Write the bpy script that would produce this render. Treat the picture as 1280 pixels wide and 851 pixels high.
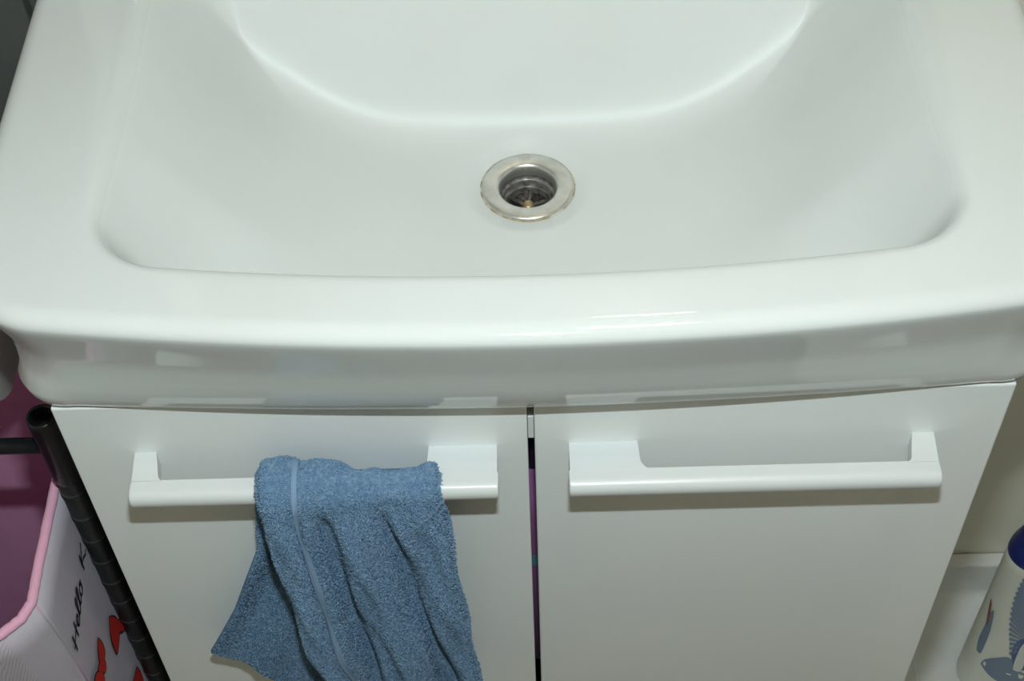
import bpy, bmesh, math, random
import numpy as np
from mathutils import Vector, Matrix

random.seed(4); rng = np.random.default_rng(7)
for o in list(bpy.data.objects): bpy.data.objects.remove(o)
S = bpy.context.scene
COL = S.collection
ZO = 0.915                                   # the floor is z = 0; heights below are given from the basin's lower edge
# ------------------------------------------------------------------ camera
F = 1891.0                                  # focal length in pixels of the 1280 x 851 frame
CAM = np.array([0.00184, -0.54690, 0.72628])
PITCH, ROLL, YAW = 0.88627, -0.04367, 0.02203
def cam_axes():
    cp, sp = math.cos(PITCH), math.sin(PITCH)
    cy, sy = math.cos(YAW), math.sin(YAW)
    Rz = np.array([[cy, -sy, 0], [sy, cy, 0], [0, 0, 1]])
    fw, up, rt = Rz @ [0, cp, -sp], Rz @ [0, sp, cp], Rz @ [1, 0, 0]
    cr, sr = math.cos(ROLL), math.sin(ROLL)
    return cr * rt + sr * up, cr * up - sr * rt, fw
RT, UP, FW = cam_axes()
cd = bpy.data.cameras.new('camera'); cam = bpy.data.objects.new('camera', cd); COL.objects.link(cam)
cd.sensor_width = 36; cd.lens = 36 * F / 1280; cd.clip_start = 0.02
M = Matrix.Identity(4)
for i in range(3):
    M[i][0], M[i][1], M[i][2] = RT[i], UP[i], -FW[i]
    M[i][3] = CAM[i] + (ZO if i == 2 else 0)
cam.matrix_world = M
S.camera = cam
# ------------------------------------------------------------------ world, flash, exposure
w = bpy.data.worlds.new('world'); S.world = w; w.use_nodes = True
w.node_tree.nodes['Background'].inputs[0].default_value = (1, .95, .88, 1)
w.node_tree.nodes['Background'].inputs[1].default_value = 0.15
fl = bpy.data.lights.new('camera_flash', 'AREA'); fl.shape = 'RECTANGLE'; fl.size = .042; fl.size_y = .014
fl.energy = 8.0; fl.color = (.83, .955, 1.0)
flash = bpy.data.objects.new('camera_flash', fl); COL.objects.link(flash)
Mf = M.copy()
fp = CAM + UP * 0.13 + RT * 0.01
for i in range(3): Mf[i][3] = fp[i] + (ZO if i == 2 else 0)
flash.matrix_world = Mf
vs = S.view_settings
S.display_settings.display_device = 'sRGB'
vs.view_transform = 'Standard'; vs.look = 'None'; vs.gamma = 1; vs.exposure = 0.0; vs.use_curve_mapping = False
S.cycles.caustics_reflective = False; S.cycles.caustics_refractive = False

# ------------------------------------------------------------------ helpers
def ray(px, py): return FW + RT * (px - 640) / F - UP * (py - 425.5) / F
def at_x(px, py, x): d = ray(px, py); return CAM + d * (x - CAM[0]) / d[0]
def at_y(px, py, y): d = ray(px, py); return CAM + d * (y - CAM[1]) / d[1]
def at_z(px, py, z): d = ray(px, py); return CAM + d * (z - CAM[2]) / d[2]

def thing(name, loc, label, cat, group=None):
    o = bpy.data.objects.new(name, None); COL.objects.link(o)
    o.location = (loc[0], loc[1], loc[2] + ZO); o.empty_display_size = .05
    return tag(o, label, cat, group)
def tag(o, label, cat=None, group=None, kind=None):
    if label: o['label'] = label
    if cat: o['category'] = cat
    if group: o['group'] = group
    if kind: o['kind'] = kind
    return o
def wloc(o):
    v = Vector((0, 0, 0))
    while o is not None: v += o.location; o = o.parent
    return v
def mesh(name, verts, faces, mat, parent=None, smooth=True, origin=None):
    """one mesh object; verts in scene coordinates (height from the basin's lower edge)"""
    V = np.array(verts, dtype=float); V[:, 2] += ZO
    base = wloc(parent) if parent else Vector((0, 0, 0))
    og = Vector((0, 0, 0))
    if parent is None:
        og = Vector(((V[:, 0].min() + V[:, 0].max()) / 2, (V[:, 1].min() + V[:, 1].max()) / 2, V[:, 2].min()))
    V = V - np.array(base) - np.array(og)
    me = bpy.data.meshes.new(name); me.from_pydata(V.tolist(), [], [list(f) for f in faces]); me.update()
    if mat: me.materials.append(mat)
    o = bpy.data.objects.new(name, me); COL.objects.link(o)
    if parent: o.parent = parent
    o.location = og
    bm = bmesh.new(); bm.from_mesh(me); bmesh.ops.recalc_face_normals(bm, faces=bm.faces); bm.to_mesh(me); bm.free()
    if smooth: me.polygons.foreach_set('use_smooth', [True] * len(me.polygons))
    return o
def box_data(x0, x1, y0, y1, z0, z1, bev=0.0, seg=2):
    bm = bmesh.new(); bmesh.ops.create_cube(bm, size=1)
    for v in bm.verts:
        v.co = Vector(((x0 + x1) / 2 + v.co.x * (x1 - x0), (y0 + y1) / 2 + v.co.y * (y1 - y0), (z0 + z1) / 2 + v.co.z * (z1 - z0)))
    if bev: bmesh.ops.bevel(bm, geom=bm.edges[:], offset=bev, segments=seg, profile=.5, affect='EDGES')
    bm.verts.index_update()
    d = [tuple(v.co) for v in bm.verts], [[v.index for v in f.verts] for f in bm.faces]; bm.free(); return d
def box(name, mat, parent, *a, bev=0.0, smooth=False, seg=2):
    v, f = box_data(*a, bev=bev, seg=seg); return mesh(name, v, f, mat, parent, smooth=smooth)
def lathe_data(prof, c, n=48, sx=1.0, sy=1.0, closed=False):
    V = []; Fc = []
    for r, z in prof:
        for k in range(n):
            a = 2 * math.pi * k / n; V.append((c[0] + r * sx * math.cos(a), c[1] + r * sy * math.sin(a), z))
    m = len(prof)
    for i in range(m - 1):
        for k in range(n):
            k2 = (k + 1) % n; Fc.append((i * n + k, i * n + k2, (i + 1) * n + k2, (i + 1) * n + k))
    if closed: Fc.append(tuple(range(n))); Fc.append(tuple((m - 1) * n + k for k in range(n)))
    return V, Fc
def tube_data(pts, r, n=16, caps=True):
    pts = [np.array(p, float) for p in pts]; V = []; Fc = []
    for i, p in enumerate(pts):
        t = pts[min(i + 1, len(pts) - 1)] - pts[max(i - 1, 0)]; t /= np.linalg.norm(t)
        a = np.array([0, 0, 1.]) if abs(t[2]) < .9 else np.array([1., 0, 0])
        u = np.cross(t, a); u /= np.linalg.norm(u); v = np.cross(t, u)
        rr = r[i] if isinstance(r, (list, tuple)) else r
        for k in range(n):
            q = 2 * math.pi * k / n; V.append(tuple(p + rr * (u * math.cos(q) + v * math.sin(q))))
    for i in range(len(pts) - 1):
        for k in range(n):
            k2 = (k + 1) % n; Fc.append((i * n + k, i * n + k2, (i + 1) * n + k2, (i + 1) * n + k))
    if caps: Fc.append(tuple(range(n))); Fc.append(tuple((len(pts) - 1) * n + k for k in range(n)))
    return V, Fc
def join(ds):
    V = []; Fc = []
    for v, f in ds:
        b = len(V); V += list(v); Fc += [tuple(i + b for i in q) for q in f]
    return V, Fc

def mat(name, col, rough=.5, metal=0., spec=.5, noise=None, bump=None, coat=0., **kw):
    m = bpy.data.materials.new(name); m.use_nodes = True
    nt = m.node_tree; b = nt.nodes['Principled BSDF']
    b.inputs['Base Color'].default_value = (*col, 1); b.inputs['Roughness'].default_value = rough
    b.inputs['Metallic'].default_value = metal; b.inputs['Specular IOR Level'].default_value = spec
    b.inputs['Coat Weight'].default_value = coat; b.inputs['Coat Roughness'].default_value = .04
    for k, v in kw.items(): b.inputs[k.replace('_', ' ')].default_value = v
    tc = nt.nodes.new('ShaderNodeTexCoord')
    if noise:                                   # (scale, second colour, low, high)
        n = nt.nodes.new('ShaderNodeTexNoise'); n.inputs['Scale'].default_value = noise[0]; n.inputs['Detail'].default_value = 6
        r = nt.nodes.new('ShaderNodeValToRGB')
        r.color_ramp.elements[0].position = noise[2]; r.color_ramp.elements[1].position = noise[3]
        r.color_ramp.elements[0].color = (*col, 1); r.color_ramp.elements[1].color = (*noise[1], 1)
        nt.links.new(tc.outputs['Object'], n.inputs['Vector']); nt.links.new(n.outputs['Fac'], r.inputs['Fac'])
        nt.links.new(r.outputs['Color'], b.inputs['Base Color'])
    if bump:                                    # (scale, strength, distance)
        n = nt.nodes.new('ShaderNodeTexNoise'); n.inputs['Scale'].default_value = bump[0]; n.inputs['Detail'].default_value = 4
        k = nt.nodes.new('ShaderNodeBump'); k.inputs['Strength'].default_value = bump[1]; k.inputs['Distance'].default_value = bump[2]
        nt.links.new(tc.outputs['Object'], n.inputs['Vector']); nt.links.new(n.outputs['Fac'], k.inputs['Height'])
        nt.links.new(k.outputs['Normal'], b.inputs['Normal'])
    return m
def woven(name, col, col2, scale, rough=.8, strength=.3):
    m = mat(name, col, rough, spec=.2); nt = m.node_tree; b = nt.nodes['Principled BSDF']
    tc = nt.nodes.new('ShaderNodeTexCoord'); hs = []
    for d in ('Y', 'Z'):
        wv = nt.nodes.new('ShaderNodeTexWave'); wv.wave_type = 'BANDS'; wv.bands_direction = d
        wv.inputs['Scale'].default_value = scale; wv.inputs['Distortion'].default_value = 1.2; wv.inputs['Detail'].default_value = 2
        nt.links.new(tc.outputs['Object'], wv.inputs['Vector']); hs.append(wv)
    ad = nt.nodes.new('ShaderNodeMath'); ad.operation = 'MULTIPLY'
    nt.links.new(hs[0].outputs['Fac'], ad.inputs[0]); nt.links.new(hs[1].outputs['Fac'], ad.inputs[1])
    mx = nt.nodes.new('ShaderNodeMix'); mx.data_type = 'RGBA'
    mx.inputs[6].default_value = (*col2, 1); mx.inputs[7].default_value = (*col, 1)
    nt.links.new(ad.outputs[0], mx.inputs[0]); nt.links.new(mx.outputs[2], b.inputs['Base Color'])
    bp = nt.nodes.new('ShaderNodeBump'); bp.inputs['Strength'].default_value = strength; bp.inputs['Distance'].default_value = .0006
    nt.links.new(ad.outputs[0], bp.inputs['Height']); nt.links.new(bp.outputs['Normal'], b.inputs['Normal'])
    return m

m_cer = mat('white_glazed_ceramic', (.672, .694, .670), .07, spec=.5, noise=(9, (.652, .670, .640), .45, .75))
m_glaze = mat('glossy_rim_ceramic', (.672, .694, .670), .055, spec=.5, noise=(9, (.652, .670, .640), .45, .75))
def bowl_film(m):                                              # limescale film: duller towards the floor of the bowl
    nt = m.node_tree; b = nt.nodes['Principled BSDF']; tc = nt.nodes.new('ShaderNodeTexCoord'); sp = nt.nodes.new('ShaderNodeSeparateXYZ')
    nt.links.new(tc.outputs['Object'], sp.inputs[0])
    for sock, lo_, hi_ in (('Roughness', .36, .055), ('Specular IOR Level', .20, .5)):
        mr_ = nt.nodes.new('ShaderNodeMapRange'); mr_.interpolation_type = 'SMOOTHSTEP'
        for k, v_ in zip(('From Min', 'From Max', 'To Min', 'To Max'), (.090, .1019, lo_, hi_)): mr_.inputs[k].default_value = v_
        nt.links.new(sp.outputs['Z'], mr_.inputs['Value']); nt.links.new(mr_.outputs[0], b.inputs[sock])
bowl_film(m_cer)
m_door = mat('white_satin_foil', (.84, .855, .83), .36, spec=.35, bump=(900, .05, .0003))
m_body = mat('white_melamine', (.68, .70, .68), .45)
m_hand = mat('white_plastic', (.66, .675, .66), .3)
m_steel = mat('brushed_steel', (.68, .67, .63), .34, .85, noise=(120, (.55, .54, .50), .4, .7), bump=(300, .08, .0003))
m_dsteel = mat('tarnished_steel', (.34, .32, .30), .38, .7, noise=(180, (.10, .09, .08), .4, .7), bump=(260, .4, .001))
m_gunk = mat('wet_black_residue', (.018, .016, .014), .2, noise=(300, (.06, .05, .04), .5, .7), bump=(250, .7, .002))
m_brass = mat('dull_brass', (.40, .30, .18), .4, .7)
m_lime = mat('brown_limescale', (.33, .24, .11), .6, noise=(200, (.62, .60, .50), .4, .62))
m_towel = mat('blue_terry', (.10, .185, .30), .95, spec=.1, noise=(240, (.15, .25, .37), .4, .65), bump=(700, .8, .002))
m_pile = mat('blue_terry_loops', (.155, .26, .385), .9, spec=.15, noise=(350, (.26, .385, .52), .4, .7))
m_hem = mat('blue_hem_weave', (.22, .32, .45), .9, spec=.1, bump=(1200, .5, .0006))
m_black = mat('black_plastic', (.006, .0065, .007), .32, noise=(60, (.010, .010, .012), .4, .7))
m_pinkin = mat('pink_lining', (.66, .34, .52), .8, spec=.15, bump=(500, .2, .0005), noise=(30, (.70, .37, .55), .4, .7))
m_pink = mat('pink_binding', (.80, .42, .56), .8, spec=.2, bump=(900, .5, .0008))
m_fab = woven('lilac_white_fabric', (.80, .74, .80), (.50, .45, .51), 420)
m_ring = mat('ring_highlight_plastic', (.035, .038, .04), .2)  # lighter than the posts: the rings' highlight is painted into the colour
m_ink = mat('black_ink', (.012, .012, .018), .7)
m_red = mat('red_ink', (.55, .02, .012), .7)
m_wall = mat('cream_wall_paint', (.80, .79, .69), .55, noise=(3, (.76, .75, .65), .4, .7), bump=(60, .06, .002))
m_ceil = mat('ceiling_paint', (.7, .69, .64), .8)
m_tray = mat('white_acrylic', (.80, .82, .81), .25, noise=(14, (.70, .73, .72), .4, .65))
m_floor = mat('grey_floor_tile', (.22, .20, .18), .4, noise=(8, (.28, .26, .23), .35, .7))
m_grout = mat('floor_grout', (.12, .11, .10), .9)
m_dark = mat('dark_grey_laminate', (.065, .074, .070), .6, noise=(40, (.075, .08, .072), .4, .7))
m_clear = mat('cloudy_plastic', (.72, .71, .70), .35, Transmission_Weight=.25, IOR=1.2)
m_bot = mat('pearl_white_bottle', (.80, .80, .70), .3, noise=(20, (.74, .75, .68), .4, .7))
m_navy = mat('navy_cap', (.008, .018, .17), .3)
m_blue = mat('bright_blue_cap', (.015, .05, .36), .28)
m_fan = mat('pale_blue_print', (.19, .25, .36), .5)
m_fan2 = mat('deep_blue_print', (.06, .12, .30), .5)
m_wht = mat('white_print', (.72, .74, .72), .5)
m_redp = mat('dull_red_print', (.28, .10, .07), .5)
m_purple = mat('purple_plastic', (.26, .10, .24), .35)
m_teal = mat('teal_print', (.10, .25, .30), .5)
m_mirror = mat('mirror_glass', (.92, .94, .93), .0, 1.)
m_chrome = mat('chrome', (.8, .8, .8), .08, 1.)
m_tubelight = bpy.data.materials.new('lit_tube'); m_tubelight.use_nodes = True
_b = m_tubelight.node_tree.nodes['Principled BSDF']
_b.inputs['Base Color'].default_value = (.9, .9, .85, 1); _b.inputs['Emission Color'].default_value = (1, .84, .66, 1); _b.inputs['Emission Strength'].default_value = 135

# ------------------------------------------------------------------ the room
XL, XR, YB, YF, ZF, ZC = -.86, 1.25, .385, -1.55, -.915, 1.52
def struct(o): o['kind'] = 'structure'; return o
struct(box('wall_back', m_wall, None, XL - .1, XR + .1, YB, YB + .1, ZF, ZC))
struct(box('wall_front', m_wall, None, XL - .1, XR + .1, YF - .1, YF, ZF, ZC))
struct(box('wall_left', m_wall, None, XL - .1, XL, YF, YB, ZF, ZC))
struct(box('wall_right', m_wall, None, XR, XR + .1, YF, YB, ZF, ZC))
struct(box('ceiling', m_ceil, None, XL - .1, XR + .1, YF - .1, YB + .1, ZC, ZC + .06))
floor = struct(box('floor', m_grout, None, XL - .1, XR + .1, YF - .1, YB + .1, ZF - .05, ZF - .003))
tile_me = None
v, f = box_data(-.1485, .1485, -.1485, .1485, 0, .004, bev=.001, seg=1)
for ix in range(7):
    for iy in range(6):
        cx, cy = XL + .15 + .3 * ix, YF + .15 + .3 * iy
        if tile_me is None:
            t = mesh('tile', np.array(v) + np.array([0, 0, 0]), f, m_floor, floor, smooth=False)
            me = t.data; tile_me = me
            for vv in me.vertices: vv.co.z = vv.co.z + floor.location.z - ZO
            for vv in me.vertices: vv.co.x += floor.location.x; vv.co.y += floor.location.y
        else:
            t = bpy.data.objects.new('tile', tile_me); COL.objects.link(t); t.parent = floor
        t.location = (cx - floor.location.x, cy - floor.location.y, ZF + ZO - .004 - floor.location.z)

# ------------------------------------------------------------------ washbasin
def smax(a, b, k):
    h = np.clip(.5 + .5 * (a - b) / k, 0, 1); return b + (a - b) * h + k * h * (1 - h)
def smin(a, b, k): return -smax(-a, -b, k)
RIM = .105
DR = np.array([.001, .2145]); DZ = -.0365          # the drain
def lse(a, b, T): m_ = np.maximum(a, b); return m_ + T * np.log(np.exp((a - m_) / T) + np.exp((b - m_) / T))
def rcorner(a, b, q):
    u, v_ = np.maximum(a + q, 0), np.maximum(b + q, 0)
    return np.minimum(np.maximum(a + q, b + q), 0) + np.hypot(u, v_) - q
def basin_z(x, y):
    ax = np.abs(x); w_ = .024
    trough = -.034 + .66 * w_ * np.log1p(np.exp((ax - .118) / w_)) + .004 * (.2 - y) * (y < .2) # gently rising sides
    ds = ax - .2505; df = (.0085 + x * x / 3.2) - y; db = y - (.357 - x * x / 9.)
    d = -np.maximum(rcorner(ds, df, .04), rcorner(ds, db, .05))                   # distance inside the lip
    q1, q2 = np.clip((y - .05) / .09, 0, 1), np.clip((y - .20) / .08, 0, 1)
    wall = RIM - (2.2 - .9 * q1 * q1 * (3 - 2 * q1) + .2 * q2 * q2 * (3 - 2 * q2)) * d
    z = lse(trough, wall, .0090)
    r = np.hypot(x - DR[0], y - DR[1])
    h = np.clip((r - .031) / .016, 0, 1); h = h * h * (3 - 2 * h)
    z = DZ * (1 - h) + z * h
    return -lse(np.full_like(z, -RIM), -z, .0042)
def outer_pt(th):
    """point of the basin's plan outline in direction th from its middle"""
    c = np.array([0., .18]); d = np.array([math.cos(th), math.sin(th)])
    r = .05; rb = .02
    def g(t):
        x, y = c + d * t
        ds = abs(x) - .3225; df = (-.0375 + x * x / 3.8) - y; db = y - YB + .0005
        def rc(a, b, q):
            u, v_ = a + q, b + q
            return math.hypot(u, v_) - q if u > 0 and v_ > 0 else max(a, b)
        return max(rc(ds, df, r), rc(ds, db, rb))
    lo, hi = 0, 1.
    for _ in range(44):
        m_ = (lo + hi) / 2
        if g(m_) > 0: hi = m_
        else: lo = m_
    return c + d * lo
NA = 480
ths = []
corner = [math.atan2(s1 * 1.0, s2 * 1.0) for s1 in (-1, 1) for s2 in (-1, 1)]
# even spacing along the outline
dense = np.array([outer_pt(2 * math.pi * k / 4000) for k in range(4000)])
seg = np.linalg.norm(np.roll(dense, -1, 0) - dense, axis=1); cum = np.concatenate([[0], np.cumsum(seg)])
dd = np.vstack([dense, dense[:1]])
ss = np.linspace(0, cum[-1], NA, endpoint=False)
OUT = np.stack([np.interp(ss, cum, dd[:, 0]), np.interp(ss, cum, dd[:, 1])], 1)
tg = np.roll(OUT, -1, 0) - np.roll(OUT, 1, 0); tg /= np.linalg.norm(tg, axis=1)[:, None]
NRM = np.stack([tg[:, 1], -tg[:, 0]], 1)                                  # outward
rings = []
def off_ring(d, z, side=1.0, bk=1.0):
    lo = np.clip((.06 - z) / .04, 0, 1); cw = 4 * NRM[:, 0] ** 2 * NRM[:, 1] ** 2
    k = d * (1 + (side - 1) * np.abs(NRM[:, 0])) * (1 - .30 * cw * lo) - np.where(NRM[:, 1] < -.3, .0112 * lo * np.minimum(d / .025, 1) * (OUT[:, 0] / .29) ** 2, 0)
    k = np.where(NRM[:, 1] > .7, d * bk, k)
    p = OUT - NRM * k[:, None]
    return np.column_stack([p, np.full(NA, z)])
# underside, apron, rolled edge (from below upwards)
for d, z, sd in ((.070, .0032, 1.0), (.050, .0030, 1.1), (.040, .0036, 1.2), (.0300, .0050, 1.3), (.0255, .0078, 1.3), (.0222, .0125, 1.3), (.0190, .0200, 1.3),
                 (.0158, .0300, 1.5), (.0130, .0410, 1.45), (.0114, .0530, 1.3), (.0082, .0650, 1.3), (.0050, .0770, 1.3), (.0022, .0870, 1.2), (.0006, .0930, 1.), (0., .0965, 1.)):
    rings.append(off_ring(d, z, sd, 0.))
R_E = RIM - .0965
for k in range(1, 11):
    a = math.pi / 2 * k / 10
    rings.append(off_ring(R_E * (1 - math.cos(a)) * 1.4, .0965 + R_E * math.sin(a), 1., .02))
NAP = len(rings) - 1
# rim top, bowl, down to the drain
start = rings[-1][:, :2]
ang = np.arctan2(start[:, 1] - DR[1], start[:, 0] - DR[0])
HOLE = .0285
end = DR + HOLE * np.stack([np.cos(ang), np.sin(ang)], 1)
NR = 240
for k in range(1, NR + 1):
    t = k / NR
    t = t * (1.0 + .0 * t)
    p = start * (1 - t) + end * t
    rings.append(np.column_stack([p, basin_z(p[:, 0], p[:, 1])]))
V = np.vstack(rings)
i0 = len(rings)
Fc = []
for i in range(i0 - 1):
    for k in range(NA):
        k2 = (k + 1) % NA
        Fc.append((i * NA + k, i * NA + k2, (i + 1) * NA + k2, (i + 1) * NA + k))
# throat below the floor of the bowl
thr = np.column_stack([end, np.full(NA, DZ - .014)]); b0 = len(V); V = np.vstack([V, thr])
for k in range(NA):
    k2 = (k + 1) % NA; Fc.append(((i0 - 1) * NA + k, (i0 - 1) * NA + k2, b0 + k2, b0 + k))
basin = thing('washbasin', (0, .18, .0030), 'wide white glazed ceramic washbasin with bowed front on top of the cabinet', 'washbasin')
bowl = mesh('bowl', V, Fc, m_cer, basin); bowl.data.materials.append(m_glaze)
bowl.data.polygons.foreach_set('material_index', [1 if i < NAP * NA else 0 for i in range(len(Fc))])

# the waste fitting in the bowl
dz = DZ + .0005
drain = thing('drain_fitting', (DR[0], DR[1], dz - .05), 'round steel drain fitting set in the floor of the washbasin', 'drain')
def fillet_prof(): return [(.0325, dz - .0005), (.0330, dz + .0006), (.0322, dz + .0020), (.0305, dz + .0023), (.0225, dz + .0019), (.0212, dz + .0015), (.0203, dz - .0002), (.0198, dz - .0035), (.0198, dz - .008)]
v, f = lathe_data(fillet_prof(), DR, 96); mesh('flange', v, f, m_steel, drain)
v, f = lathe_data([(.0198, dz - .007), (.0197, dz - .0095), (.0184, dz - .0105), (.0180, dz - .0110), (.0180, dz - .0150), (.0168, dz - .0160), (.0164, dz - .0170), (.0160, dz - .048), (.0002, dz - .050)], DR, 64)
mesh('cup', v, f, m_dsteel, drain)
v, f = lathe_data([(.0163, dz - .0215), (.0150, dz - .0205), (.0120, dz - .0215), (.0080, dz - .0235), (.0002, dz - .0245)], DR, 48)
v = np.array(v); v[:, 2] += .0012 * np.sin(v[:, 0] * 900) * np.cos(v[:, 1] * 800)
mesh('grate', v, f, m_gunk, drain)
for a in (0.4, 0.4 + math.pi / 3, 0.4 + 2 * math.pi / 3):
    c_, s_ = math.cos(a), math.sin(a)
    mesh('crossbar', *tube_data([(DR[0] - .0162 * c_, DR[1] - .0162 * s_, dz - .0195), (DR[0] + .0162 * c_, DR[1] + .0162 * s_, dz - .0195)], .0016, 8), m_dsteel, drain)
v, f = lathe_data([(.0002, dz - .0145), (.0030, dz - .0148), (.0042, dz - .0158), (.0046, dz - .0180), (.0044, dz - .0215)], DR + [.0, -.001], 24)
mesh('screw', v, f, m_brass, drain)
v, f = lathe_data([(.0326, dz - .0008), (.0338, dz + .0004), (.0333, dz + .0009), (.0326, dz + .0008)], DR, 96)
v = np.array(v); a_ = np.arctan2(v[:, 1] - DR[1], v[:, 0] - DR[0]); v[:, 2] += .0002 * np.sin(a_ * 9)
mesh('seal', v, f, m_lime, drain); bpy.data.objects['seal']['label'] = 'brown limescale ring around the flange'

# ------------------------------------------------------------------ vanity cabinet
cab = thing('vanity_cabinet', (0, .2, ZF), 'white two-door vanity cabinet under the washbasin', 'cabinet')
W = .29; ZT = .0029; ZB = -.82
for s in (-1, 1):
    box('side_panel', m_body, cab, min(s * W, s * (W - .016)), max(s * W, s * (W - .016)), .0185, .383, ZB, ZT, bev=.0006)
box('bottom_panel', m_body, cab, -W + .016, W - .016, .0185, .383, ZB, ZB + .016)
box('back_panel', m_body, cab, -W + .016, W - .016, .370, .383, ZB + .016, -.12)
box('shelf', m_body, cab, -W + .0165, W - .0165, .06, .3695, -.42, -.404)
box('plinth', m_body, cab, -W + .02, W - .02, .05, .375, ZF + .001, ZB)
box('top_rail', m_body, cab, -W + .016, W - .016, .0185, .035, -.016, ZT)
box('door_catch', m_hand, cab, -.0028, .0008, .0006, .018, -.0410, -.0185, bev=.0004)
GAP = .0021
def make_handle(s):
    """s = +1 on the right door, -1 on the left one; returns the parts as (name, data)"""
    zt = -.0455; out = []
    a, b = .0218, .2488
    # rounded bar
    n = 22; V = []; Fc = []
    prof = []
    for k in range(n):
        q = math.pi * (k / (n - 1)) - math.pi / 2          # -90..90: the rounded front
        prof.append((-.0265 - .0078 * math.cos(q) ** .8 if math.cos(q) > 0 else -.0265, zt - .0072 + .0072 * math.sin(q)))
    prof.append((-.0205, zt - .0004)); prof.append((-.0205, zt - .0140))
    m_ = len(prof)
    xs = [a, a + .0008, b - .0012, b]; sc = [.93, 1., 1., .93]
    for x, k_ in zip(xs, sc):
        for y, z in prof:
            yy = -.026 + (y + .026) * k_; zz = zt - .0072 + (z - zt + .0072) * k_
            V.append((s * x, yy, zz))
    for i in range(3):
        for k in range(m_):
            k2 = (k + 1) % m_; Fc.append((i * m_ + k, i * m_ + k2, (i + 1) * m_ + k2, (i + 1) * m_ + k))
    Fc.append(tuple(range(m_))); Fc.append(tuple(3 * m_ + k for k in range(m_)))
    out.append(('bar', (V, Fc)))
    # wide tab by the gap: plan outline with the concave flare into the bar
    pl = [(a + .0006, 0.), (a + .0006, -.0215), (.0745, -.0215)]
    for k in range(1, 8):
        q = math.pi / 2 * k / 7
        pl.append((.0745 - .0085 * math.sin(q), -.0215 + .0085 * (1 - math.cos(q))))
    pl += [(.0652, -.0005), (.0652, 0.)]
    pl = [(x, y) for x, y in pl]
    n = len(pl); V = [(s * x, y, zt - .0006) for x, y in pl] + [(s * x, y, zt - .0125) for x, y in pl]
    Fc = [tuple(range(n)), tuple(range(n, 2 * n))] + [(k, (k + 1) % n, n + (k + 1) % n, n + k) for k in range(n)]
    out.append(('mount_tab', (V, Fc)))
    pl = [(.2355, 0.), (.2320, -.0190), (.2300, -.0215), (.2482, -.0215), (.2492, 0.)]
    n = len(pl); V = [(s * x, y, zt + .0006) for x, y in pl] + [(s * x, y, zt - .0125) for x, y in pl]
    Fc = [tuple(range(n)), tuple(range(n, 2 * n))] + [(k, (k + 1) % n, n + (k + 1) % n, n + k) for k in range(n)]
    out.append(('mount_post', (V, Fc)))
    return out
for s in (-1, 1):
    x0, x1 = (.0011, W) if s > 0 else (-W, -.0031)
    d = box('door', m_door, cab, x0, x1, 0., .018, ZB + .004, .0022, bev=.0012)
    hd = None
    parts = make_handle(s)
    V, Fc = join([q[1] for q in parts])
    h = mesh('handle', V, Fc, m_hand, d, smooth=False)
    bm = bmesh.new(); bm.from_mesh(h.data)
    es = [e for e in bm.edges if len(e.link_faces) == 2 and e.calc_face_angle(0) > .6]
    bmesh.ops.bevel(bm, geom=es, offset=.0008, segments=2, profile=.5, affect='EDGES', clamp_overlap=True)
    for f_ in bm.faces: f_.smooth = True
    bm.to_mesh(h.data); bm.free()
    mod = h.modifiers.new('wn', 'WEIGHTED_NORMAL'); mod.keep_sharp = True
    tag(h, 'white bar handle with a wide mounting tab and a narrow post')

# what shows through the gap: a purple bottle with a blue cap behind the doors
pb = thing('detergent_bottle', (0, .07, -.4039), 'purple bottle seen through the gap between the cabinet doors', 'bottle')
v, f = lathe_data([(.001, -.4035), (.030, -.4035), (.034, -.398), (.034, -.19), (.030, -.165), (.017, -.150), (.015, -.145), (.001, -.1445)], (0, .068), 32, 1.2, 1.); mesh('bottle_body', v, f, m_purple, pb)
v, f = lathe_data([(.001, -.100), (.016, -.100), (.018, -.103), (.0185, -.146), (.001, -.1462)], (0, .068), 24); mesh('cap', v, f, m_navy, pb)
v, f = lathe_data([(.0343, -.25), (.0343, -.235)], (0, .068), 32, 1.2, 1.); mesh('label_band', v, f, m_teal, pb)

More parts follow.
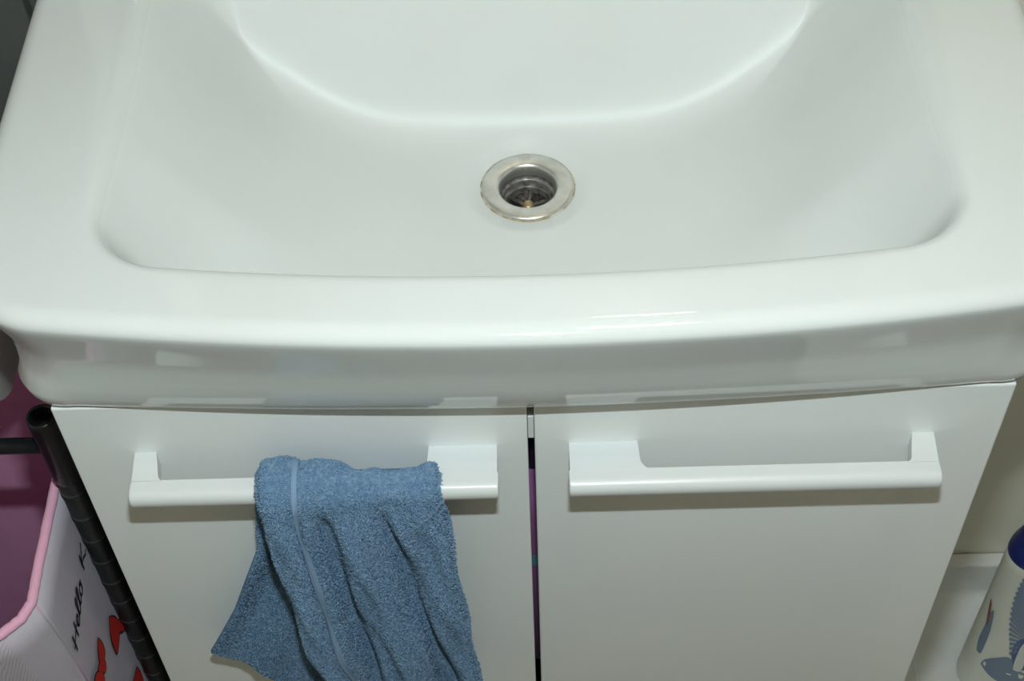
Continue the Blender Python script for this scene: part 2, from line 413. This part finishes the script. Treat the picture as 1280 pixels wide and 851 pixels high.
# ------------------------------------------------------------------ towel on the left handle
towel = thing('hand_towel', (-.12, -.03, -.34), 'blue terry hand towel hanging over the bar handle of a cabinet door', 'towel')
def gs(x, c, w_): return np.exp(-((x - c) / w_) ** 2)
def sst(x, a, b): t = np.clip((x - a) / (b - a), 0, 1); return t * t * (3 - 2 * t)
def front_sheet(u, s):
    """u across, s metres down the front from the top of the bar (s<0: over the top towards the door)"""
    sd = np.maximum(s, 0)
    L = .300
    t = sd / L
    xl = -.170 + .0005 * t + .0222 * t * t
    xr = -.0570 + .0140 * t
    x = xl + (xr - xl) * u
    lay = .0035 + .0050 * sst(.46 - u, -.06, .06) - .0030 * sst(u, .62, .70) + .0025 * sst(u, .86, .97)
    grow = sst(sd, .0, .12)
    fold = (.0045 * gs(u, .12, .10) * (1 + grow) - .0150 * grow * gs(u, .335, .05) + .0060 * (.25 + grow) * gs(u, .47 + .13 * t, .07)
            - .0085 * (.15 + grow) * gs(u, .62 + .22 * t, .05) + .0040 * gs(u, .86, .16) - .0070 * sst(sd, .15, .26) * gs(u, .70 + .05 * t, .025)
            + .0012 * np.sin(u * 23 + s * 45) + .001 * np.sin(u * 41 - s * 70) + .0016 * np.sin(s * 38 + u * 9))
    top = lay + .55 * np.maximum(fold, -.006)
    edge = -.006 * sst(.035 - u, 0, .035) - .005 * sst(u - .965, 0, .035)
    # path round the bar: centre (-.0265, -.0527), radius = .0085 + lay
    r = .0088 + top + edge
    cy, cz = -.0262, -.0527
    q = s / .014
    arc = np.clip(q, -1.75, 1.35)
    y = cy - r * np.sin(arc); z = cz + r * np.cos(arc)
    rest = np.maximum(s - 1.35 * .014, 0)
    y = y - (fold * .75 + edge) * sst(rest, 0, .03) - rest * .022 + .30 * rest ** 2 * (u - .2) * .5
    z = z - rest
    back = np.maximum(-1.75 * .014 - s, 0)
    z = z - back
    y = np.where(back > 0, np.maximum(y, -.0135) , y)
    return np.stack([x + .0008 * np.sin(s * 60 + u * 4), y, z], -1)
NU, NS = 130, 190
uu = np.linspace(0, 1, NU); sv = np.linspace(-.045, .300, NS)
U, SV = np.meshgrid(uu, sv)
G = front_sheet(U, SV)
def grid_faces(nr, nc, b=0): return [(b + i * nc + j, b + i * nc + j + 1, b + (i + 1) * nc + j + 1, b + (i + 1) * nc + j) for i in range(nr - 1) for j in range(nc - 1)]
# the rear flap, hanging skewed between the bar and the door
def back_sheet(u, t):
    zt = -.055; y0 = -.0125
    # outline: left edge, and lower edge running from the corner to the right
    tl = np.array([0, .15, .32, .62, 1.]); xl_ = np.array([-.1680, -.1790, -.1850, -.2100, -.2392]); zl_ = np.array([-.055, -.085, -.135, -.205, -.268])
    xl = np.interp(t, tl, xl_); zl = np.interp(t, tl, zl_)
    xr = -.070 + 0 * t; zr = -.055 - .345 * t
    x = xl + (xr - xl) * u; z = zl + (zr - zl) * u ** .85
    c = 1 - np.clip((u - .0) / .06, 0, 1)
    z = z - .004 * np.sin(u * 30) * t
    y = y0 - (.0035 * np.sin(u * 15 + 1.0 + t * 2.0) + .0030 * np.sin(u * 27 + t * 4)) * sst(t, .05, .4) - .012 * sst(t, .2, 1.) * (1 - .5 * u) - .004 * gs(u, .30 - .1 * t, .07) * t + .004 * gs(u, .13, .06) * t
    return np.stack([x, y, z], -1)
NB, NT = 90, 90
UB, TB = np.meshgrid(np.linspace(0, 1, NB), np.linspace(0, 1, NT))
B = back_sheet(UB, TB)
def cloth(name, G, nr, nc, mt):
    o = mesh(name, G.reshape(-1, 3), grid_faces(nr, nc), mt, towel)
    return o
def face_out(o, want):
    me = o.data
    n = np.zeros(len(me.polygons) * 3); me.polygons.foreach_get('normal', n)
    if (n.reshape(-1, 3) @ np.array(want)).sum() < 0: me.flip_normals()
    md = o.modifiers.new('thick', 'SOLIDIFY'); md.thickness = .0025; md.offset = -1
fo = cloth('front_fall', G, NS, NU, m_towel); face_out(fo, (0, -1, .2))
bo = cloth('rear_fall', B, NT, NB, m_towel); face_out(bo, (0, -1, .2))
# flat stitched hem running down the front
uh = np.linspace(.196, .222, 8); UH, SH = np.meshgrid(uh, np.linspace(-.012, .298, 150))
H = front_sheet(UH, SH); 
def nrm_of(fn, a, b, e=1e-4):
    p = fn(a, b); du = fn(a + e, b) - p; dv = fn(a, b + e) - p
    n = np.cross(du, dv); n /= np.linalg.norm(n, axis=-1)[..., None] + 1e-12
    return p, n
p, n = nrm_of(front_sheet, UH, SH); n = np.where((n[..., 1:2] - .0 > 0) & (SH[..., None] > .005), -n, n); n = np.where((n[..., 2:3] < 0) & (SH[..., None] <= .005), -n, n)
H = p + n * (.0016 + .0005 * np.cos((UH[..., None] - .196) / .026 * 6.28))
ho = mesh('hem', H.reshape(-1, 3), grid_faces(150, 8), m_hem, towel); tag(ho, 'smooth flat stitched hem')
# terry loops
def tufts(fn, a0, a1, b0, b1, n, length, width, skip=None, want=(0, -1, .3)):
    a = rng.uniform(a0, a1, n); b = rng.uniform(b0, b1, n)
    if skip is not None:
        k = ~skip(a, b); a, b = a[k], b[k]
    P, N = nrm_of(fn, a, b)
    wv = np.array(want)
    sg = np.sign(N @ wv); sg[sg == 0] = 1; N = N * sg[:, None]
    t1 = np.cross(N, rng.normal(size=N.shape)); t1 /= np.linalg.norm(t1, axis=1)[:, None] + 1e-9; t2 = np.cross(N, t1)
    ln = (length * rng.uniform(.6, 1.25, len(a)))[:, None]; wd = width * rng.uniform(.7, 1.2, len(a))[:, None]
    dr = N + .55 * rng.normal(size=N.shape); dr /= np.linalg.norm(dr, axis=1)[:, None]
    base = P - N * .0004
    m1 = base + dr * ln * .6
    VV = np.stack([base + t1 * wd * .5, base - t1 * wd * .25 + t2 * wd * .43, base - t1 * wd * .25 - t2 * wd * .43,
                   m1 + t1 * wd * .6, m1 - t1 * wd * .3 + t2 * wd * .52, m1 - t1 * wd * .3 - t2 * wd * .52, base + dr * ln], 1)
    return VV
def tuft_mesh(name, VVs):
    A = np.concatenate(VVs); n = len(A)
    pat = np.array([(0, 1, 4, 3), (1, 2, 5, 4), (2, 0, 3, 5)]); tri = np.array([(3, 4, 6), (4, 5, 6), (5, 3, 6)])
    Vt = A.reshape(-1, 3).copy(); Vt[:, 2] += ZO; Vt -= np.array(wloc(towel))
    b = (np.arange(n) * 7)[:, None, None]
    q = (pat[None] + b).reshape(-1, 4); t = (tri[None] + b).reshape(-1, 3)
    me = bpy.data.meshes.new(name)
    me.vertices.add(len(Vt)); me.vertices.foreach_set('co', Vt.ravel())
    me.loops.add(q.size + t.size); me.loops.foreach_set('vertex_index', np.concatenate([q.ravel(), t.ravel()]))
    me.polygons.add(len(q) + len(t))
    st = np.concatenate([np.arange(len(q)) * 4, q.size + np.arange(len(t)) * 3])
    me.polygons.foreach_set('loop_start', st)
    me.update(calc_edges=True); me.validate()
    me.polygons.foreach_set('use_smooth', [True] * len(me.polygons))
    me.materials.append(m_pile)
    o = bpy.data.objects.new(name, me); COL.objects.link(o); o.parent = towel; o['kind'] = 'stuff'
    o['label'] = 'short blue terry loops covering the towel'
hemskip = lambda a, b: (a > .198) & (a < .220)
T1 = tufts(front_sheet, 0, 1, .002, .300, 60000, .0016, .00085, hemskip, (0, -1, .2))
T2 = tufts(front_sheet, 0, 1, -.034, .004, 11000, .0016, .00085, hemskip, (0, 0, 1.))
T4 = tufts(front_sheet, 0, .012, -.01, .300, 1500, .0022, .0011, None, (-1, -.4, 0))
T5 = tufts(front_sheet, .99, 1, -.01, .300, 1200, .0022, .0011, None, (1, -.4, 0))
T3 = tufts(back_sheet, 0, .75, 0, 1, 28000, .0016, .00085, None, (0, -1, .2))
tuft_mesh('terry_pile', [T1, T2, T3, T4, T5])

# ------------------------------------------------------------------ black rack with the fabric basket
rack = thing('tube_rack', (-.52, .165, ZF), 'black plastic tube rack with ringed posts beside the vanity cabinet', 'rack')
PX, PX2, PY, PY2 = -.3275, -.74, .055, .270
ring_d = None
for x, y in ((PX, PY), (PX2, PY), (PX, PY2), (PX2, PY2)):
    post = mesh('post', *lathe_data([(.0085, ZF + .001), (.0085, -.085)], (x, y), 28, closed=True), m_black, rack)
    mesh('sleeve', *lathe_data([(.0087, -.150), (.0100, -.146), (.0102, -.082), (.0098, -.0775), (.0086, -.0772), (.0078, -.0785), (.0076, -.092), (.0003, -.0925)], (x, y), 32), m_black, post)
    z = -.1631
    while z > -.85:
        mesh('ring', *lathe_data([(.0084, z - .0011), (.0091, z - .0005), (.0091, z + .0005), (.0084, z + .0011)], (x, y), 28), m_ring, post)
        z -= .0303
def hbar(p, q, r=.0058): return mesh('crossbar', *tube_data([p, q], r, 14), m_black, rack)
for z in (-.111, -.845):
    for y in (PY, PY2): hbar((PX, y, z), (PX2, y, z))
    for x in (PX2,) if z > -.2 else (PX, PX2): hbar((x, PY, z), (x, PY2, z))
for y in (.115, .165, .215):
    mesh('shelf_wire', *tube_data([(PX2, y, -.8425), (PX, y, -.8425)], .0025, 10), m_black, rack)
for y in (.135, .215):
    mesh('shelf_wire', *tube_data([(PX2, y, -.1085), (-.346, y, -.1085)], .0025, 10), m_black, rack)

bk = thing('fabric_basket', (-.5, .06, -.84), 'lilac-white fabric basket with pink lining and red bow print in the black rack', 'basket')
PLAN = [(-.3397, .245), (-.3397, .15), (-.3397, .055), (-.3397, -.010), (-.3390, -.036), (-.3440, -.049), (-.356, -.061), (-.385, -.070), (-.50, -.078), (-.62, -.074), (-.70, -.05), (-.715, .0), (-.715, .245)]
PLAN = np.array(PLAN)
CEN = np.array([-.52, .08]); RZ = -.166
def bpl(z, inset=0.):
    k = min((RZ - z) / .41, 1.)                                   # the walls taper a little towards the bottom
    p = PLAN.copy()
    fr = np.clip((.03 - p[:, 1]) / .08, 0, 1)
    p[:, 1] += .048 * k * fr
    d = CEN - p; d /= np.linalg.norm(d, axis=1)[:, None]
    return p + d * inset
zs = np.linspace(RZ, -.838, 20)
def panel(name, idx, mt, inset=0., zz=zs, wob=.0015):
    V = []
    for i, z in enumerate(zz):
        p = bpl(z, inset)[idx]
        # subdivide along the wall
        q = np.concatenate([np.linspace(p[k], p[k + 1], 6, endpoint=False) for k in range(len(p) - 1)] + [p[-1:]])
        for j, (x, y) in enumerate(q): V.append((x + (wob * math.sin(i * .9 + j * .33) if 0 < i else 0) * (x > -.341 and y < .03), y + wob * math.sin(i * 1.3 + j * .5) * (y < -.06), z))
    nc = (len(idx) - 1) * 6 + 1
    o = mesh(name, V, grid_faces(len(zz), nc), mt, bk); md = o.modifiers.new('thick', 'SOLIDIFY'); md.thickness = .0012; md.offset = 0
    return o
panel('side_wall', [0, 1, 2, 3, 4], m_fab); panel('front_wall', [4, 5, 6, 7, 8, 9, 10, 11], m_fab)
panel('outer_wall', [11, 12], m_fab); panel('rear_wall', [12, 0], m_fab)
panel('lining', list(range(13)) + [0], m_pinkin, .0035, np.linspace(RZ, -.823, 14), 0)
fl_ = bpl(-.80, .003); mesh('base_board', [(x, y, -.823) for x, y in fl_] + [(x, y, -.8385) for x, y in fl_], [tuple(range(13)), tuple(range(13, 26))] + [(k, (k + 1) % 13, 13 + (k + 1) % 13, 13 + k) for k in range(13)], m_pinkin, bk, smooth=False)
rimp = np.vstack([PLAN, PLAN[:1]]); rimq = np.concatenate([np.linspace(rimp[k], rimp[k + 1], 8, endpoint=False) for k in range(13)] + [rimp[-1:]])
rimq = rimq + (CEN - rimq) / np.linalg.norm(CEN - rimq, axis=1)[:, None] * .0018
mesh('rim_binding', *tube_data([(x, y, RZ + .0003 * math.sin(i * 1.7)) for i, (x, y) in enumerate(rimq)], [.0036 + .0001 * math.sin(i * 2.3) for i in range(len(rimq))], 12), m_pink, bk)
# seam at the front corner
sm = [tuple(np.append(bpl(z)[4] + [.0006, -.0004], z)) for z in np.linspace(-.171, -.80, 24)]
mesh('corner_seam', *tube_data(sm, .0006, 6), m_pinkin, bk)
# print on the side wall (plane facing the cabinet): script word and bows
PXS = -.3397 + .0026
def on_panel(px, py):
    P = at_x(px, py, PXS); return P[1], P[2]
def ink_line(name, pts, wd, mt, lift=0.):
    pts = [np.array(p) for p in pts]; V = []; Fc = []
    for i, p in enumerate(pts):
        t = pts[min(i + 1, len(pts) - 1)] - pts[max(i - 1, 0)]; t = t / (np.linalg.norm(t) + 1e-9); n_ = np.array([-t[1], t[0]])
        for s in (-1, 1): V.append((PXS + lift, p[0] + s * wd / 2 * n_[0], p[1] + s * wd / 2 * n_[1]))
    for i in range(len(pts) - 1): Fc.append((2 * i, 2 * i + 1, 2 * i + 3, 2 * i + 2))
    return V, Fc
def spline(ctrl, n=8):
    P = [np.array(p, float) for p in ctrl]; P = [P[0]] + P + [P[-1]]; out = []
    for i in range(1, len(P) - 2):
        for k in range(n):
            t = k / n; a, b, c, d = P[i - 1], P[i], P[i + 1], P[i + 2]
            out.append(.5 * ((2 * b) + (-a + c) * t + (2 * a - 5 * b + 4 * c - d) * t * t + (-a + 3 * b - 3 * c + d) * t ** 3))
    out.append(P[-1]); return out
# letters drawn in an em box (x along the word, y up), each as pen strokes
H_ = [[(.10, .0), (.16, .5), (.20, 1.)], [(.52, .0), (.56, .5), (.62, 1.)], [(.0, .45), (.3, .5), (.7, .56)]]
e_ = [[(.0, .25), (.22, .38), (.26, .56), (.13, .60), (.05, .35), (.14, .05), (.38, .18)]]
l_ = [[(.0, .18), (.20, .60), (.28, .98), (.16, 1.0), (.10, .55), (.12, .08), (.34, .18)]]
o_ = [[(.20, .58), (.04, .40), (.08, .06), (.26, .08), (.32, .38), (.20, .58), (.40, .50)]]
K_ = [[(.12, .0), (.16, .5), (.20, 1.)], [(.60, .98), (.34, .66), (.12, .46), (.36, .30), (.60, .02), (.72, .08)]]
word = [(H_, .0, 1.), (e_, .72, 1.), (l_, 1.06, 1.), (l_, 1.36, 1.), (o_, 1.66, 1.), (K_, 2.42, 1.)]
p0 = np.array(on_panel(97, 817)); p1 = np.array(on_panel(107, 692))
bx = (p1 - p0) / 3.02; hgt = .0165
by = np.array([0.0, 1.]) * hgt
lay_d = []
for strokes, xo, sc_ in word:
    for st in strokes:
        pts = [p0 + bx * (xo + x) + by * y for x, y in spline(st)]
        lay_d.append(ink_line('w', pts, .0024, m_ink))
tag(mesh('printed_word', *join(lay_d), m_ink, bk, smooth=False), 'black script lettering along the side wall')
def blob(px_pts, lift, grow=0.):
    P = np.array([on_panel(*p) for p in px_pts]); P = np.array(spline(list(P) + [P[0]], 6))[:-1]
    c = P.mean(0)
    if grow:
        d = P - c; P = P + d / np.linalg.norm(d, axis=1)[:, None] * grow
    V = [(PXS + lift, *c)] + [(PXS + lift, *p) for p in P]
    return V, [(0, 1 + k, 1 + (k + 1) % len(P)) for k in range(len(P))]
bows = [
    [[(136, 772), (140, 770), (146, 774), (149, 790), (148, 808), (146, 816), (143, 812), (138, 795)], [(144, 776), (151, 774), (157, 778), (156, 786), (150, 790), (146, 785)], [(152, 774), (160, 764), (170, 762), (172, 776), (166, 788), (156, 784)]],
    [[(122, 797), (127, 803), (131, 814), (130, 826), (127, 834), (124, 826), (122, 811)], [(124, 828), (131, 826), (132, 838), (126, 842), (122, 836)], [(126, 838), (130, 846), (131, 860), (124, 866), (118, 852), (120, 841)]],
    [[(171, 833), (176, 842), (180, 856), (174, 868), (166, 858), (168, 844)], [(172, 860), (178, 860), (178, 870), (172, 870)]],
]
for bw in bows:
    V, Fc = join([blob(q, .0002, .0011) for q in bw]); pr = mesh('bow_print', V, Fc, m_ink, bk, smooth=False)
    V, Fc = join([blob(q, .0004 + .0001 * i, -.0004) for i, q in enumerate(bw)]); mesh('bow_fill', V, Fc, m_red, pr, smooth=False)
    pr['label'] = 'printed red bow with a black outline'

# cloudy plastic box on top of the rack
cb = thing('plastic_box', (-.43, .16, -.1058), 'cloudy translucent plastic box on top of the black rack', 'box')
def rrect(x0, x1, y0, y1, r, n=6):
    o = []
    for cx, cy, a0 in ((x1 - r, y0 + r, -90), (x1 - r, y1 - r, 0), (x0 + r, y1 - r, 90), (x0 + r, y0 + r, 180)):
        for k in range(n + 1):
            a = math.radians(a0 + 90 * k / n); o.append((cx + r * math.cos(a), cy + r * math.sin(a)))
    return o
prof = [(.010, -.1058), (.003, -.1045), (.0, -.100), (-.003, -.045), (-.0045, -.043), (-.0045, -.039), (-.002, -.039), (-.0005, -.045), (.0025, -.099), (.006, -.1025), (.012, -.103)]
V = []; nr = None
for ins, z in prof:
    q = rrect(-.505 + ins, -.3610 - ins, .083 + ins, .235 - ins, .014); nr = len(q); V += [(x, y, z) for x, y in q]
Fc = [(i * nr + k, i * nr + (k + 1) % nr, (i + 1) * nr + (k + 1) % nr, (i + 1) * nr + k) for i in range(len(prof) - 1) for k in range(nr)] + [tuple(range(nr)), tuple((len(prof) - 1) * nr + k for k in range(nr))]
mesh('tub', V, Fc, m_clear, cb)
# dark cabinet behind the rack
dc = thing('slim_cabinet', (-.6, .34, ZF), 'tall slim dark grey cabinet against the wall behind the black rack', 'cabinet')
box('cabinet_body', m_dark, dc, -.855, -.338, .305, .384, ZF + .001, .62, bev=.002)
box('cabinet_door', m_dark, dc, -.852, -.341, .290, .3045, ZF + .03, .615, bev=.002)

# ------------------------------------------------------------------ shower tray and bottle to the right
tray = thing('shower_tray', (.82, -.05, ZF), 'white acrylic shower tray on the floor between cabinet and wall', 'tray')
TX0, TX1, TY0, TY1 = .374, 1.249, -.50, .3845
V = []
def tray_ring(ins_b, ins_l, z, r):
    return [(x, y, z) for x, y in rrect(TX0 + ins_l, TX1 - ins_b, TY0 + ins_l, TY1 - ins_b, r, 8)]
TL, TB_ = -.834, -.904                         # lip and floor of the tray
TR = [(.0, .0, ZF + .001, .006), (.0, .0, TL - .006, .006), (.001, .002, TL - .0015, .008), (.003, .006, TL, .010), (.0150, .046, TL, .02), (.0175, .0485, TL - .001, .022), (.0190, .0500, TL - .004, .024), (.0195, .0505, TL - .052, .026), (.022, .053, TB_ + .009, .030), (.032, .062, TB_ + .001, .04), (.10, .13, TB_, .06)]
for a_, b_, z, r in TR: V += tray_ring(a_, b_, z, r)
nr = len(V) // len(TR)
Fc = [(i * nr + k, i * nr + (k + 1) % nr, (i + 1) * nr + (k + 1) % nr, (i + 1) * nr + k) for i in range(len(TR) - 1) for k in range(nr)] + [tuple(range(nr)), tuple((len(TR) - 1) * nr + k for k in range(nr))]
o = mesh('basin_pan', V, Fc, m_tray, tray); md = o.modifiers.new('wn', 'WEIGHTED_NORMAL')
mesh('waste_cover', *lathe_data([(.0002, TB_ + .003), (.045, TB_ + .003), (.052, TB_ + .002), (.054, TB_ - .0005)], (.80, -.05), 48), m_chrome, tray)

BZ = -.020; BC = (.5325, .262); BSX, BSY = .049, .033
bt = thing('shampoo_bottle', (BC[0], BC[1], TB_), 'pearl white bottle with navy blue cap and pale blue fan print in the tray', 'bottle')
bp_ = [(.02, -.8848 + BZ), (.86, -.8848 + BZ), (.95, -.880 + BZ), (1., -.868 + BZ), (1.0, -.80 + BZ), (.99, -.70 + BZ), (.985, -.625 + BZ), (.97, -.612 + BZ), (.9, -.608 + BZ)]
v, f = lathe_data([(r, z) for r, z in bp_], BC, 64, BSX, BSY, closed=True); mesh('bottle_body', v, f, m_bot, bt)
v, f = lathe_data([(.96, -.614 + BZ), (.985, -.610 + BZ), (.97, -.602 + BZ), (.80, -.575 + BZ), (.66, -.560 + BZ), (.62, -.556 + BZ)], BC, 64, BSX, BSY, closed=True); mesh('cap_collar', v, f, m_navy, bt)
v, f = lathe_data([(.60, -.560 + BZ), (.64, -.553 + BZ), (.63, -.520 + BZ), (.56, -.512 + BZ), (.02, -.511 + BZ)], BC, 64, BSX, BSY, closed=True); mesh('cap', v, f, m_blue, bt)
def on_bottle(px, py):
    d = ray(px, py); ox = (CAM[0] - BC[0]) / BSX; oy = (CAM[1] - BC[1]) / BSY; dx, dy = d[0] / BSX, d[1] / BSY
    A_, B_, C_ = dx * dx + dy * dy, 2 * (ox * dx + oy * dy), ox * ox + oy * oy - 1
    dis = B_ * B_ - 4 * A_ * C_
    t = (-B_ - math.sqrt(max(dis, 0))) / (2 * A_); P = CAM + d * t
    return math.atan2((P[1] - BC[1]) / BSY, (P[0] - BC[0]) / BSX), P[2]
def bot_pt(a, z, lift): return (BC[0] + BSX * (1 + lift) * math.cos(a), BC[1] + BSY * (1 + lift) * math.sin(a), z)
def decal(name, px_pts, mt, lift, smooth_n=6):
    P = [np.array(on_bottle(*p)) for p in px_pts]; P = spline(P + [P[0]], smooth_n)[:-1]; c = sum(P) / len(P)
    V = [bot_pt(*c, lift)]; n = len(P); Fc = []
    for k_ in (.5, 1.):
        V += [bot_pt(*(c + (p - c) * k_), lift) for p in P]
    Fc = [(0, 1 + k, 1 + (k + 1) % n) for k in range(n)] + [(1 + k, 1 + (k + 1) % n, 1 + n + (k + 1) % n, 1 + n + k) for k in range(n)]
    return V, Fc
# fan of printed ribs
fa = []
piv = np.array((1291., 806.))
for k in range(17):
    q = math.radians(100 + k * 5.6); R0, R1 = 17., 84. - 26. * abs(math.cos(q)) ** .6 + 8 * abs(math.sin(q))
    dvec = np.array((math.cos(q) * .5, -math.sin(q) * 1.08)); pv = np.array((-dvec[1], dvec[0])); pv /= np.linalg.norm(pv)
    st = []
    for t in np.linspace(0, 1, 6):
        c_ = piv + dvec * (R0 + (R1 - R0) * t); wq = .4 + 1.7 * t
        for sgn in (-1, 1):
            a_, z_ = on_bottle(*(c_ + pv * wq * sgn)); st.append(bot_pt(a_, z_, .012))
    fa.append((st, [(2 * i, 2 * i + 1, 2 * i + 3, 2 * i + 2) for i in range(5)]))
tag(mesh('fan_print', *join(fa), m_fan, bt, smooth=False), 'pale blue fan of printed ribs')
mesh('swirl_print', *decal('s', [(1264, 818), (1268, 806), (1276, 799), (1290, 797), (1296, 812), (1290, 830), (1276, 838), (1267, 832)], m_fan2, .013), m_fan2, bt)
mesh('drop_print', *decal('d', [(1226, 829), (1231, 824), (1244, 822), (1262, 822), (1272, 836), (1284, 846), (1270, 854), (1252, 853), (1236, 843)], m_fan, .011), m_fan, bt)
mesh('scoop_print', *decal('c', [(1266, 836), (1268, 826), (1276, 808), (1284, 801), (1290, 806), (1282, 824), (1275, 838)], m_wht, .03), m_wht, bt)
mesh('dot_print', *decal('o', [(1229, 829), (1231, 826), (1233, 829), (1231, 832)], m_wht, .014), m_wht, bt)
mesh('rear_label', *decal('b', [(1221, 812), (1224, 797), (1231, 782), (1238, 766), (1243, 764), (1239, 785), (1232, 804), (1226, 816)], m_teal, .010), m_fan, bt)
mesh('side_print', *decal('r', [(1233, 778), (1236, 762), (1239, 748), (1240, 756), (1237, 774), (1234, 782)], m_redp, .012), m_redp, bt)

# ------------------------------------------------------------------ mirror over the basin, ceiling lamp
mr = thing('wall_mirror', (0, .375, .184), 'frameless wall mirror above the washbasin', 'mirror')
box('glass', m_mirror, mr, -.30, .30, .377, .3815, .19, .95)
for x in (-.22, .22):
    box('clip', m_chrome, mr, x - .01, x + .01, .374, .3845, .184, .196, bev=.001)
LX, LY = .19, -.24
lp = thing('ceiling_lamp', (LX, LY, ZC - .07), 'ceiling lamp with two short bare tubes', 'lamp')
box('housing', m_ceil, lp, LX - .13, LX + .13, LY - .07, LY + .07, ZC - .03, ZC - .0005, bev=.006)
for dy in (-.035, .035):
    mesh('lamp_tube', *tube_data([(LX - .085, LY + dy, ZC - .05), (LX + .085, LY + dy, ZC - .05)], .008, 12), m_tubelight, lp)
    for dx in (-.09, .09): box('socket', m_ceil, lp, LX + dx - .008, LX + dx + .008, LY + dy - .011, LY + dy + .011, ZC - .062, ZC - .029, bev=.002)
